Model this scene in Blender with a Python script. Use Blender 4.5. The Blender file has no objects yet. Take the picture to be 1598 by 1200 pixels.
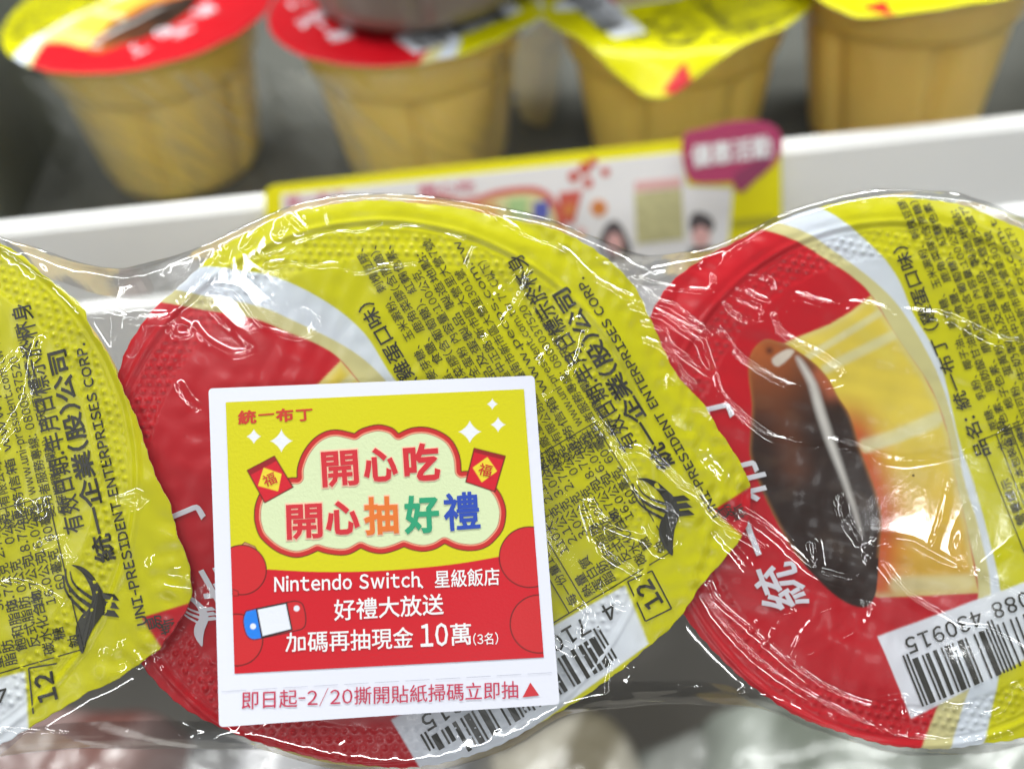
import bpy, math, random
import numpy as np
from mathutils import Matrix, Vector
R = math.radians
rng = np.random.default_rng(7); random.seed(7)
scene = bpy.context.scene
col = scene.collection

# ------------------------------------------------------------------ camera
F = 1840.0                       # focal length in photograph pixels (1598 wide)
CAM = Matrix.Translation((0, 0, 0.62)) @ Matrix.Rotation(R(48), 4, 'X') @ Matrix.Rotation(R(-6), 4, 'Z')
cd = bpy.data.cameras.new('camera'); cam = bpy.data.objects.new('camera', cd); col.objects.link(cam)
cam.matrix_world = CAM
cd.sensor_width = 36; cd.lens = 36 * F / 1598
cd.clip_start = 0.005; cd.clip_end = 20
cd.dof.use_dof = True; cd.dof.focus_distance = 0.153; cd.dof.aperture_fstop = 13
scene.camera = cam
# ------------------------------------------------------------------ light
w = bpy.data.worlds.new("World"); scene.world = w; w.use_nodes = True
w.node_tree.nodes['Background'].inputs[0].default_value = (0.86, 0.93, 1.0, 1)
w.node_tree.nodes['Background'].inputs[1].default_value = 0.14
def area(name, loc, target, sx, sy, power, color=(1, 1, 1)):
    l = bpy.data.lights.new(name, 'AREA'); l.shape = 'RECTANGLE'; l.size = sx; l.size_y = sy
    l.energy = power; l.color = color
    o = bpy.data.objects.new(name, l); col.objects.link(o); o.location = loc
    o.rotation_euler = (Vector(target) - Vector(loc)).to_track_quat('-Z', 'Y').to_euler()
    return o
TG = (0, .1, .5)
area('ceiling_tube', (-.35, -.12, 2.0), TG, 1.3, .07, 9, (.97, .99, 1))
area('ceiling_spot', (1.26, -1.20, 1.9), TG, .16, .16, 2.4, (.97, .99, 1))
area('ceiling_tube', (-.85, -1.0, 1.8), TG, .07, 1.3, 10, (.97, .99, 1))
area('ceiling_tube', (1.6, -.1, 1.7), TG, .07, 1.2, 9, (.97, .99, 1))
area('ceiling_tube', (.2, -1.95, 1.9), TG, 1.3, .07, 16, (.97, .99, 1))
area('ceiling_spot', (.40, -1.20, 1.9), TG, .16, .05, .5, (.97, .99, 1))
area('cabinet_tube', (0.0, .40, 1.00), (0, .30, .40), 1.3, .04, 14, (.98, 1, .98))
vs = scene.view_settings
vs.view_transform = 'Standard'; vs.look = 'None'; vs.exposure = -0.47; vs.gamma = 1.0
scene.cycles.max_bounces = 10; scene.cycles.transparent_max_bounces = 24
scene.cycles.sample_clamp_indirect = 4

# ------------------------------------------------------------------ geometry frames
def ray(px, py): return np.array([(px - 799) / F, -(py - 600) / F, -1.0])
def W(px, py, depth):
    return CAM @ Vector(ray(px, py) * depth)
YAW, PIT, D0 = R(6), R(8), 160.0
Xp = np.array([math.cos(YAW), 0, -math.sin(YAW)]); Xp /= np.linalg.norm(Xp)
Yp = np.array([0, math.cos(PIT), -math.sin(PIT)]); Yp -= Xp * Yp.dot(Xp); Yp /= np.linalg.norm(Yp)
Zp = np.cross(Xp, Yp)
P0 = np.array([0, 0, -D0])
PACK = CAM @ Matrix(((Xp[0], Yp[0], Zp[0], 0), (Xp[1], Yp[1], Zp[1], 0), (Xp[2], Yp[2], Zp[2], -D0 / 1000), (0, 0, 0, 1)))
def px2pk(px, py, z=0.0):
    """where the sight line of a photograph point meets the pack plane (mm)"""
    r = ray(px, py); o = P0 + Zp * z
    t = o.dot(Zp) / r.dot(Zp); p = r * t - P0
    return np.array([p.dot(Xp), p.dot(Yp)])
def pk_arr(pts, z=0.0): return np.array([px2pk(x, y, z) for x, y in pts])

# ------------------------------------------------------------------ helpers
def lin(r, g, b):
    f = lambda c: (c / 255) / 12.92 if c / 255 < .04045 else ((c / 255 + .055) / 1.055) ** 2.4
    return (f(r), f(g), f(b))
def tag(o, label=None, cat=None, group=None, kind=None):
    if label: o['label'] = label
    if cat: o['category'] = cat
    if group: o['group'] = group
    if kind: o['kind'] = kind
    return o
def empty(name, mat=None):
    o = bpy.data.objects.new(name, None); col.objects.link(o); o.empty_display_size = .01
    if mat is not None: o.matrix_world = mat
    return o
def mesh_obj(name, v, f, mat, parent=None, smooth=False, colors=None):
    v = np.asarray(v, dtype=np.float32)
    me = bpy.data.meshes.new(name)
    if isinstance(f, np.ndarray):
        n, k = f.shape
        me.vertices.add(len(v)); me.vertices.foreach_set('co', v.ravel())
        me.loops.add(n * k); me.loops.foreach_set('vertex_index', f.astype(np.int32).ravel())
        me.polygons.add(n); me.polygons.foreach_set('loop_start', np.arange(0, n * k, k, dtype=np.int32))
        me.update(calc_edges=True)
    else:
        me.from_pydata([tuple(map(float, p)) for p in v], [], f); me.update()
    if smooth: me.polygons.foreach_set('use_smooth', np.ones(len(me.polygons), dtype=bool))
    if colors is not None:
        a = me.color_attributes.new('print', 'FLOAT_COLOR', 'POINT')
        c = np.ones((len(v), 4), dtype=np.float32); c[:, :3] = colors
        a.data.foreach_set('color', c.ravel())
    me.materials.append(mat)
    o = bpy.data.objects.new(name, me); col.objects.link(o)
    if parent: o.parent = parent
    return o
def copy_tree(o, parent=None):
    c = o.copy(); col.objects.link(c); c.parent = parent
    for ch in list(o.children): copy_tree(ch, c)
    return c
def grid_faces(nu, nv, wrap=False):
    i = np.arange(nu if wrap else nu - 1); j = np.arange(nv - 1)
    I, J = np.meshgrid(i, j, indexing='ij'); I2 = (I + 1) % nu
    return np.stack([I * nv + J, I2 * nv + J, I2 * nv + J + 1, I * nv + J + 1], -1).reshape(-1, 4)
def nodes(name):
    m = bpy.data.materials.new(name); m.use_nodes = True
    return m, m.node_tree.nodes, m.node_tree.links, m.node_tree.nodes['Principled BSDF']
def mat(name, c, rough=.5, spec=.5, bump=0, bscale=200, var=0.0, coat=0, sss=0, trans=0, metal=0):
    m, n, l, b = nodes(name)
    b.inputs['Base Color'].default_value = (*c, 1); b.inputs['Roughness'].default_value = rough
    b.inputs['Specular IOR Level'].default_value = spec; b.inputs['Coat Weight'].default_value = coat
    b.inputs['Coat Roughness'].default_value = .06; b.inputs['Metallic'].default_value = metal
    if sss:
        b.inputs['Subsurface Weight'].default_value = sss; b.inputs['Subsurface Radius'].default_value = (1, .6, .25)
        b.inputs['Subsurface Scale'].default_value = .006
    if trans: b.inputs['Transmission Weight'].default_value = trans
    tc = n.new('ShaderNodeTexCoord'); t = n.new('ShaderNodeTexNoise'); t.inputs['Scale'].default_value = bscale
    t.inputs['Detail'].default_value = 4; l.new(tc.outputs['Object'], t.inputs['Vector'])
    if var:
        mx = n.new('ShaderNodeMixRGB'); mx.inputs[1].default_value = (*[x * (1 - var) for x in c], 1)
        mx.inputs[2].default_value = (*[min(1, x * (1 + var)) for x in c], 1)
        l.new(t.outputs['Fac'], mx.inputs[0]); l.new(mx.outputs[0], b.inputs['Base Color'])
    if bump:
        bp = n.new('ShaderNodeBump'); bp.inputs['Strength'].default_value = bump; bp.inputs['Distance'].default_value = .0003
        l.new(t.outputs['Fac'], bp.inputs['Height']); l.new(bp.outputs[0], b.inputs['Normal'])
    return m
def printed(name, rough=.3, coat=.3, bump=.1, bscale=900, cr=.08):
    m, n, l, b = nodes(name)
    a = n.new('ShaderNodeAttribute'); a.attribute_name = 'print'
    l.new(a.outputs['Color'], b.inputs['Base Color']); b.inputs['Specular IOR Level'].default_value = .28
    b.inputs['Roughness'].default_value = rough; b.inputs['Coat Weight'].default_value = coat
    b.inputs['Coat Roughness'].default_value = cr
    tc = n.new('ShaderNodeTexCoord'); t = n.new('ShaderNodeTexNoise'); t.inputs['Scale'].default_value = bscale
    l.new(tc.outputs['Object'], t.inputs['Vector'])
    bp = n.new('ShaderNodeBump'); bp.inputs['Strength'].default_value = bump; bp.inputs['Distance'].default_value = .0002
    l.new(t.outputs['Fac'], bp.inputs['Height']); l.new(bp.outputs[0], b.inputs['Normal'])
    return m

YEL = (0.60, 0.575, 0.001); RED = (0.53, 0.006, 0.014); WHT = (.66, .72, .80); GOLD = (.60, .56, .26)
M_lid = printed('printed_foil', .30, .08, .08)
M_ink = mat('black_ink', (.022, .020, .012), .35)
M_wink = mat('white_ink', (.72, .74, .80), .4)
M_card = mat('sticker_paper', (.71, .72, .80), .38, bump=.05, bscale=1500)
M_panel = printed('sticker_print', .40, .25, .16, 2600, .22)
M_rail = mat('white_price_rail', (.86, .865, .855), .45, var=.03, bscale=30)
M_deck = mat('shelf_enamel', (.10, .102, .09), .4, var=.15, bscale=25)
M_cup = mat('custard_cup', (.86, .63, .15), .34, var=.10, bscale=60, sss=.35, coat=.4)
M_cup2 = mat('custard_cup_amber', (.88, .62, .17), .34, var=.12, bscale=50, sss=.35, coat=.4)
M_rim = mat('cup_rim', (.60, .48, .22), .3, coat=.4, var=.08, bscale=80)

def film_mat(name, ior=1.9, rough=.06, haze=0.0, tint=(.99, .99, .99), hazecol=(.6, .6, .6), bump=.1):
    m = bpy.data.materials.new(name); m.use_nodes = True; n, l = m.node_tree.nodes, m.node_tree.links
    n.remove(n['Principled BSDF']); out = n['Material Output']
    tr = n.new('ShaderNodeBsdfTransparent'); tr.inputs[0].default_value = (*tint, 1)
    gl = n.new('ShaderNodeBsdfGlossy'); gl.inputs['Roughness'].default_value = rough; gl.inputs['Color'].default_value = (1, 1, 1, 1)
    fr = n.new('ShaderNodeFresnel'); fr.inputs['IOR'].default_value = ior
    # fine crinkle of the film
    tc = n.new('ShaderNodeTexCoord'); t = n.new('ShaderNodeTexNoise'); t.inputs['Scale'].default_value = 900; t.inputs['Detail'].default_value = 3
    l.new(tc.outputs['Object'], t.inputs['Vector'])
    bp = n.new('ShaderNodeBump'); bp.inputs['Strength'].default_value = bump; bp.inputs['Distance'].default_value = .0002
    l.new(t.outputs['Fac'], bp.inputs['Height']); l.new(bp.outputs[0], gl.inputs['Normal'])
    mx = n.new('ShaderNodeMixShader'); mi = n.new('ShaderNodeMath'); mi.operation = 'MINIMUM'; mi.inputs[1].default_value = .38; l.new(fr.outputs[0], mi.inputs[0]); l.new(mi.outputs[0], mx.inputs[0])
    df = n.new('ShaderNodeBsdfDiffuse'); df.inputs[0].default_value = (*hazecol, 1)
    m2 = n.new('ShaderNodeMixShader'); m2.inputs[0].default_value = haze
    l.new(tr.outputs[0], m2.inputs[1]); l.new(df.outputs[0], m2.inputs[2])
    l.new(m2.outputs[0], mx.inputs[1]); l.new(gl.outputs[0], mx.inputs[2]); l.new(mx.outputs[0], out.inputs[0])
    return m
M_film = film_mat('clear_shrink_film', 1.85, .075, .006, bump=.04)
M_film2 = film_mat('crinkled_film', 1.30, .12, .004, (.98, .98, .98), bump=.05)

# signed distance to a polygon, negative inside
def sdf(X, Y, poly):
    P = np.asarray(poly, float); Q = np.roll(P, -1, axis=0)
    d = np.full(X.shape, 1e9); inside = np.zeros(X.shape, bool)
    for (x0, y0), (x1, y1) in zip(P, Q):
        ex, ey = x1 - x0, y1 - y0; L = ex * ex + ey * ey + 1e-12
        t = np.clip(((X - x0) * ex + (Y - y0) * ey) / L, 0, 1)
        d = np.minimum(d, (X - x0 - t * ex) ** 2 + (Y - y0 - t * ey) ** 2)
        c = (y0 > Y) != (y1 > Y)
        if ey != 0: inside ^= c & (X < (x1 - x0) * (Y - y0) / ey + x0)
    d = np.sqrt(d); return np.where(inside, -d, d)
def polydist(X, Y, pts):
    d = np.full(X.shape, 1e9)
    for (x0, y0), (x1, y1) in zip(pts[:-1], pts[1:]):
        ex, ey = x1 - x0, y1 - y0; L = ex * ex + ey * ey + 1e-12
        t = np.clip(((X - x0) * ex + (Y - y0) * ey) / L, 0, 1)
        d = np.minimum(d, (X - x0 - t * ex) ** 2 + (Y - y0 - t * ey) ** 2)
    return np.sqrt(d)
def smooth(pts, n=8, closed=False):
    P = np.asarray(pts, float); m = len(P); out = []
    for i in range(m if closed else m - 1):
        if closed: a, b, c, d = P[(i - 1) % m], P[i], P[(i + 1) % m], P[(i + 2) % m]
        else: a, b, c, d = P[max(i - 1, 0)], P[i], P[i + 1], P[min(i + 2, m - 1)]
        for t in np.arange(n) / n:
            out.append(.5 * (2 * b + (c - a) * t + (2 * a - 5 * b + 4 * c - d) * t * t + (3 * b - a - 3 * c + d) * t ** 3))
    if not closed: out.append(P[-1])
    return np.array(out)
def over(C, a, c):
    a = np.clip(a, 0, 1)[..., None]; C *= 1 - a; C += a * np.asarray(c)
class Waves:
    def __init__(s, n, lo, hi, seed):
        g = np.random.default_rng(seed); s.k = []
        for _ in range(n):
            lam = math.exp(g.uniform(math.log(lo), math.log(hi))); a = g.uniform(0, 2 * math.pi)
            s.k.append((2 * math.pi / lam * math.cos(a), 2 * math.pi / lam * math.sin(a), g.uniform(0, 6.28)))
    def __call__(s, x, y):
        r = 0
        for kx, ky, p in s.k: r = r + np.sin(kx * x + ky * y + p)
        return r / math.sqrt(len(s.k))
def sstep(x, a, b):
    t = np.clip((x - a) / (b - a), 0, 1); return t * t * (3 - 2 * t)

# ------------------------------------------------------------------ lettering
_txt = {}; _gl = {}
def one(ch, bold):
    key = (ch, bold)
    if key not in _gl:
        cu = bpy.data.curves.new('t', 'FONT'); cu.body = chr(ord(ch) + 0xFEE0) if '!' <= ch <= '~' else ch; cu.size = 1; cu.resolution_u = 2
        if bold: cu.bevel_depth = bold; cu.bevel_resolution = 1; cu.fill_mode = 'FRONT'
        o = bpy.data.objects.new('t', cu); col.objects.link(o)
        me = bpy.data.meshes.new_from_object(o.evaluated_get(bpy.context.evaluated_depsgraph_get()))
        v = np.array([p.co[:] for p in me.vertices]) if len(me.vertices) else np.zeros((0, 3))
        f = [tuple(p.vertices) for p in me.polygons]
        bpy.data.objects.remove(o); bpy.data.curves.remove(cu); bpy.data.meshes.remove(me)
        _gl[key] = (v, f)
    return _gl[key]
def glyphs(body, bold=0.0):
    """one line of lettering: square characters on an even pitch, letters and figures closed up"""
    key = (body, bold)
    if key not in _txt:
        V, Fc, x, n = [], [], 0., 0
        for ch in body:
            if ch == ' ': x += .34; continue
            v, f = one(ch, bold)
            if not len(v): x += 1; continue
            v = v.copy()
            if '!' <= ch <= '~':
                if ch in '-/': v[:, 0] *= .5
                a, b = v[:, 0].min(), v[:, 0].max(); v[:, 0] += x + .045 - a; x += b - a + .10
            else: v[:, 0] += x; x += 1
            V.append(v); Fc += [tuple(i + n for i in q) for q in f]; n += len(v)
        _txt[key] = (np.concatenate(V), Fc)
    return _txt[key]
class Ink:
    """collects flat print: vertices (x, y, tiny relief) and faces"""
    def __init__(s): s.v, s.f, s.n = [], [], 0
    def add(s, v, f):
        s.v.append(v); s.f += [tuple(i + s.n for i in q) for q in f]; s.n += len(v)
    def text(s, body, A, B, H, bold=0.0, shear=0.0, em=True):
        """set body so that its middle line runs from A to B, H high"""
        v, f = glyphs(body, bold)
        if not len(v): return
        A, B = np.asarray(A, float), np.asarray(B, float); L = np.linalg.norm(B - A); d = (B - A) / L; u = np.array([-d[1], d[0]])
        x0, x1 = v[:, 0].min(), v[:, 0].max()
        if em: cy, hh = .375, .93
        else: cy, hh = (v[:, 1].min() + v[:, 1].max()) / 2, v[:, 1].max() - v[:, 1].min()
        X = (v[:, 0] - x0) / (x1 - x0) * L; Y = (v[:, 1] - cy) / hh * H; X = X + shear * Y
        s.add(np.c_[A + X[:, None] * d + Y[:, None] * u, v[:, 2] * H * .12], f)
    def poly(s, pts): s.add(np.c_[np.asarray(pts, float), np.zeros(len(pts))], [tuple(range(len(pts)))])
    def line(s, A, B, wd):
        A, B = np.asarray(A, float), np.asarray(B, float); d = (B - A) / np.linalg.norm(B - A); u = np.array([-d[1], d[0]]) * wd / 2
        n = max(1, int(np.linalg.norm(B - A) / 3))
        for i in range(n):
            a = A + (B - A) * i / n; b = A + (B - A) * (i + 1) / n; s.poly([a - u, b - u, b + u, a + u])
    def V(s): return np.concatenate(s.v)

# ------------------------------------------------------------------ lid artwork frame (T: x along the text, y to its top), mm
class Art:
    def __init__(s, cx, cy, a, sc=1.0): s.c = px2pk(cx, cy); s.a = R(a); s.s = sc
    def T(s, px, py):
        d = (px2pk(px, py) - s.c) / s.s; c, n = math.cos(s.a), math.sin(s.a)
        return np.array([d[0] * c + d[1] * n, -d[0] * n + d[1] * c])
    def inv(s, x, y):
        c, n = math.cos(s.a), math.sin(s.a); return s.c[0] + s.s * (x * c - y * n), s.c[1] + s.s * (x * n + y * c)
    def fwd(s, X, Y):
        c, n = math.cos(s.a), math.sin(s.a); dx, dy = (X - s.c[0]) / s.s, (Y - s.c[1]) / s.s
        return dx * c + dy * n, -dx * n + dy * c
AR = Art(1430, 745, 109.3)
AM = Art(644, 849, 119.7)
AL = Art(-286, 894, 105.3)
def TR(pts): return np.array([AR.T(*p) for p in pts])
def TM(pts): return np.array([AM.T(*p) for p in pts])

# raster lookup of the artwork
STEP = .125; NG = 881; g = (np.arange(NG) - NG // 2) * STEP
GX, GY = np.meshgrid(g, g, indexing='ij')
C = np.empty(GX.shape + (3,)); C[:] = YEL
aa = .09
cov = lambda d: .5 - d / (2 * aa)
# bands: yellow edge, white/gold edge, red/gold edge (traced on the right-hand lid)
e_yel = [(1190, 290), (1230, 303), (1283, 323), (1350, 373), (1397, 427), (1427, 493), (1467, 567), (1495, 683), (1517, 747), (1539, 823), (1561, 921), (1563, 1010), (1548, 1110), (1533, 1165), (1510, 1240)]
e_wht = [(1130, 310), (1190, 335), (1257, 362), (1300, 390), (1367, 440), (1410, 487), (1450, 557), (1473, 610), (1493, 683), (1504, 747), (1527, 823), (1546, 920), (1535, 1010), (1505, 1095), (1483, 1165), (1455, 1240)]
e_gld = [(1110, 325), (1180, 352), (1247, 378), (1293, 407), (1333, 433), (1362, 462), (1400, 527), (1440, 583), (1462, 625), (1480, 680), (1492, 750), (1510, 830), (1527, 927), (1508, 1000), (1468, 1090), (1437, 1168), (1400, 1240)]
far = [(800, 1300), (700, 700), (900, 250)]
over(C, cov(sdf(GX, GY, TR(list(smooth(e_yel, 5)) + far))), WHT)
over(C, cov(sdf(GX, GY, TR(list(smooth(e_wht, 5)) + far))), GOLD)
over(C, cov(sdf(GX, GY, TR(list(smooth(e_gld, 5)) + far))), RED)
# photograph of the turned-out custard
cust = TR([(1360, 461), (1400, 527), (1440, 583), (1462, 625), (1480, 680), (1492, 750), (1510, 830), (1527, 925), (1450, 929), (1371, 932), (1300, 900), (1230, 760), (1200, 600), (1205, 548), (1233, 531), (1293, 507), (1327, 487)])
dc = sdf(GX, GY, cust)
mu = Waves(12, 5, 22, 3)(GX, GY)
cc = np.empty(C.shape); cc[:] = (.72, .57, .07)
lo = TR([(1440, 900)])[0]; up = TR([(1400, 560)])[0]
ax = (lo - up) / np.linalg.norm(lo - up); tt = ((GX - up[0]) * ax[0] + (GY - up[1]) * ax[1]) / np.linalg.norm(lo - up)
over(cc, sstep(tt, .25, 1.0) * .75, (.66, .36, .05))
dk = TR([(1193, 530), (1173, 550), (1168, 583), (1173, 633), (1170, 683), (1172, 719), (1197, 783), (1233, 852), (1270, 898), (1311, 934), (1348, 948), (1366, 930), (1371, 879), (1376, 810), (1366, 765), (1344, 705), (1327, 650), (1307, 617), (1293, 590), (1267, 563), (1233, 540), (1213, 533)])
dk = smooth(dk, 4, True); ddk = sdf(GX, GY, dk)
over(cc, np.exp(-(np.clip(ddk, 0, 99) / 3.2) ** 2) * sstep(tt, .1, .35) * .95, (.55, .085, .02))
over(cc, np.exp(-(polydist(GX, GY, TR([(1250, 545), (1330, 505), (1390, 560)])) / 1.1) ** 2) * .35, (.70, .62, .12))
for pts, wd, st in [([(1262, 556), (1330, 515), (1375, 487)], .55, .75), ([(1290, 575), (1350, 545), (1400, 520)], .75, .8), ([(1350, 695), (1400, 680), (1462, 652)], 1.0, .8), ([(1352, 702), (1462, 664)], .5, .5), ([(1400, 912), (1510, 908)], 1.2, .7)]:
    over(cc, np.exp(-(polydist(GX, GY, TR(pts)) / wd) ** 4) * st, (.68, .66, .38))
over(cc, np.exp(-(dc / .7) ** 2) * .55, (.64, .60, .30))
cc *= (1 + .05 * mu)[..., None]
a = np.clip(cov(dc), 0, 1)[..., None]; C = C * (1 - a) + cc * a
# caramel
ck = np.empty(C.shape); ck[:] = (.026, .012, .007)
wv = Waves(14, 2.5, 9, 5)(GX, GY)
brn = TR([(1185, 545)])[0]; rb = np.hypot(GX - brn[0], GY - brn[1])
over(ck, np.exp(-(rb / 6.5) ** 2) * .95, (.46, .12, .025))
over(ck, np.exp(-(polydist(GX, GY, TR([(1195, 600), (1225, 660), (1240, 730)])) / 2.3) ** 2) * .5, (.18, .055, .02))
over(ck, np.exp(-(polydist(GX, GY, TR([(1280, 585), (1297, 610)])) / 1.3) ** 2) * .8, (.50, .12, .05))
over(ck, np.exp(-(polydist(GX, GY, TR([(1330, 740), (1352, 820), (1340, 880)])) / 1.6) ** 2) * .5, (.07, .06, .055))
over(ck, np.clip(wv - .5, 0, 1) * .07, (.30, .20, .12))
hl = TR([(1243, 560), (1252, 562), (1274, 598), (1287, 640), (1300, 680), (1319, 740), (1338, 800), (1345, 835), (1337, 815), (1314, 750), (1292, 695), (1273, 640), (1262, 600)])
over(ck, .5 - sdf(GX, GY, smooth(hl, 3, True)) / .8, (.62, .60, .56))
over(ck, .5 - sdf(GX, GY, smooth(TR([(1205, 560), (1228, 545), (1240, 549), (1215, 572)]), 3, True)) / .3, (.66, .60, .5))
over(ck, np.exp(-(np.hypot(GX - TR([(1201, 547)])[0][0], GY - TR([(1201, 547)])[0][1]) / .6) ** 2), (.12, .03, .01))
over(ck, np.exp(-(ddk / .35) ** 2) * .5 * (tt < .9), (.50, .2, .05))
a = np.clip(cov(ddk), 0, 1)[..., None]; C = C * (1 - a) + ck * a
# barcode field
bq = np.array([AR.T(1370, 993), AM.T(972, 913), AM.T(1008, 1003), AR.T(1423, 1121)])
over(C, cov(sdf(GX, GY, bq)), (.76, .80, .86))
# tear corner triangle: traced on the left lid
tri = np.array([AL.T(*p) for p in [(225, 962), (330, 930), (275, 1040)]])
over(C, cov(sdf(GX, GY, tri)), RED)
ART = np.clip(C, 0, 1)
def art_color(x, y):
    i = np.clip(x / STEP + NG // 2, 0, NG - 1.001); j = np.clip(y / STEP + NG // 2, 0, NG - 1.001)
    a, b = i.astype(int), j.astype(int); u, v = (i - a)[..., None], (j - b)[..., None]
    return ART[a, b] * (1 - u) * (1 - v) + ART[a + 1, b] * u * (1 - v) + ART[a, b + 1] * (1 - u) * v + ART[a + 1, b + 1] * u * v

# lettering on the foil, in the T frame
ink, wink, bars = Ink(), Ink(), Ink()
def tl(body, A, B, H, bold=.012, **k): ink.text(body, A, B, H, bold, **k)
def c2(x, y): return (530 + x / 3.55, 330 + y / 3.55)
t0, t1 = AR.T(1528, 715), (AR.T(1412, 386) + AM.T(*c2(150, 490))) / 2
t0[1] = t1[1] = (t0[1] + t1[1]) / 2
tl('品名: 統一布丁 (雞蛋口味)', t0, t1, 2.3, .014)
xs = t0[0] - .2
small = [('水、蔗糖、乳粉、椰子油、麥芽糖、玉米澱粉、刺槐豆膠、', (105, 215)),
         ('焦糖色素、脂肪酸甘油酯、食鹽、鹿角菜膠(含蔗糖)、', (172, 205)),
         ('香料、梔子色素、鹿角菜膠(含葡萄糖)、紅麴色素、', (252, 205)),
         ('焙煎可可粉、蛋黃粉、全蛋粉 內容量:100公克', (405, 345)),
         ('本產品含牛奶製品及蛋製品 製造地點:', (440, 235)),
         ('製造廠:臺南市永康區中正路 新市區大營里大營7號', (500, 150)),
         ('統一有限公司總廠 臺南市新市區大營里301號', (650, 330)),
         ('服務信箱 www.pecos.com.tw', (650, 165)),
         ('網址: www.uni-president.com.tw 7°C以下)', (845, 245)),
         ('愛用者服務專線: 0800037520', (945, 560)),
         ('保存期間(未開封): 16天(須冷藏於7°C以下)', (1000, 350))]
ends = [AM.T(*c2(*e)) for _, e in small]
yA, yB = ends[0][1], AM.T(*c2(912, 240))[1] - 0.2
nl = len(small)
for i, ((s_, e_), E_) in enumerate(zip(small, ends)):
    y = yA + (yB - yA) * i / (nl - 1)
    tl(s_, (xs + (0 if i < 4 else -.3), y), (E_[0], y), 1.42, .006)
dA, dB = AM.T(981, 703), AM.T(800, 400)
tl('有效日期:年月日標示於杯身', dA, dB, 2.6, .012)
cA, cB = AM.T(1037, 732), AM.T(872, 455)
tl('統一企業(股)公司', cA, cB, 2.6, .026)
nA, nB = AM.T(1113, 806), AM.T(903, 437)
tl('UNI-PRESIDENT ENTERPRISES CORP.', nA, nB, 1.35, .022, em=False)
# nutrition table
q1, q2, q3 = AM.T(927, 660), AM.T(1042, 861), AM.T(867, 959)
xr, xl, ybt = q1[0], q2[0], (q1[1] + q2[1]) / 2
ytp = ybt + 18.5
for A, B in [((xr, ybt), (xl, ybt)), ((xr, ytp), (xl, ytp)), ((xr, ybt), (xr, ytp)), ((xl, ybt), (xl, ytp)), ((xr, ytp - 2.6), (xl, ytp - 2.6)), ((xr, ytp - 5.0), (xl, ytp - 5.0))]:
    ink.line(A, B, .16)
rows = [('熱量', '110大卡', '110大卡'), ('蛋白質', '2.1公克', '2.1公克'), ('脂肪', '3.0公克', '3.0公克'), ('飽和脂肪', '2.7公克', '2.7公克'),
        ('反式脂肪', '0公克', '0公克'), ('碳水化合物', '18.7公克', '18.7公克'), ('糖', '16.0公克', '16.0公克'), ('鈉', '60毫克', '60毫克')]
def fit(body, x, y, H, right=False, bold=.010):
    v, _ = glyphs(body, bold); Lw = (v[:, 0].max() - v[:, 0].min()) * H / .93
    tl(body, (x - Lw, y) if right else (x, y), (x, y) if right else (x + Lw, y), H, bold)
for i, (a_, b_, c_) in enumerate(rows):
    y = ytp - 6.2 - i * 1.62
    fit(a_, xl + .5 + (1.4 if i in (3, 4, 6) else 0), y, 1.55); fit(b_, xl + 13.2, y, 1.5, True); fit(c_, xr - .5, y, 1.5, True)
fit('營養標示', xl + 7, ytp - 1.3, 1.6); fit('每一份量100公克 本包裝含1份', xl + .6, ytp - 3.8, 1.4)
# code box
kA, kB = AM.T(1010, 962), AM.T(1002, 905)
bx = [AM.T(976, 907), AM.T(1013, 890), AM.T(1043, 948), AM.T(1003, 968)]
for i in range(4): ink.line(bx[i], bx[(i + 1) % 4], .2)
bc = sum(bx) / 4
tl('12', (bc[0] - 1.7, bc[1]), (bc[0] + 1.9, bc[1]), 2.5, .03, em=False)
# winged emblem, traced on the left lid
def AL2(pts): return [AL.T(x / 3, 700 + y / 3) for x, y in pts]
def bird(I, f):
    I.poly(f(smooth([(345, 543), (395, 552), (440, 586), (475, 636), (497, 675), (506, 735), (492, 778), (452, 832), (424, 890), (400, 955), (378, 915), (365, 860), (372, 815), (395, 775), (428, 745), (444, 700), (436, 650), (410, 600), (380, 565)], 3, True)))
    for pts, wd in (([(318, 560), (322, 615), (362, 680), (436, 735)], 11), ([(338, 572), (352, 620), (390, 662), (446, 700)], 9), ([(308, 590), (315, 650), (348, 705), (410, 765)], 9)):
        q = smooth(pts, 6); m = len(q)
        for i in range(m - 1):
            d = q[i + 1] - q[i]; u = np.array([-d[1], d[0]]) / np.linalg.norm(d)
            h0, h1 = wd * (.25 + .75 * i / m), wd * (.25 + .75 * (i + 1) / m); I.poly(f([q[i] - u * h0, q[i + 1] - u * h1, q[i + 1] + u * h1, q[i] + u * h0]))
    for y in (672, 710, 748): I.poly(f([(494, y), (550, y + 6), (574, y + 38), (484, y + 26)]))
bird(ink, AL2)
fit('易', *(AL.T(246, 972) + np.array([-.8, 0])), 1.9); fit('撕', *(AL.T(266, 978) + np.array([-.8, 0])), 1.9)
# brand lettering in white, placed from the right lid
def wt(ch, p, H, Wd, sh=.12):
    p = AR.T(*p); wink.text(ch, p - np.array([Wd / 2, 0]), p + np.array([Wd / 2, 0]), H, .016, sh)
wt('統', (1217, 915), 6.4, 6.2); wt('布', (1162, 752), 6.2, 6.0); wt('丁', (1108, 640), 6.0, 5.4)
a_ = AR.T(1184, 866); b_ = AR.T(1160, 802); wink.line(a_, b_, .8)
# white emblem near the edge
cen = AM.T(310, 965); o_ = AL.T(143, 947)
def shift(pts): return [(p - o_) * .62 + cen for p in AL2(pts)]
bird(wink, shift)
wink.text('PUDDING FLAVOURS'[:7], AM.T(322, 942), AM.T(296, 900), 1.3, .012, em=False) if False else None
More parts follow.
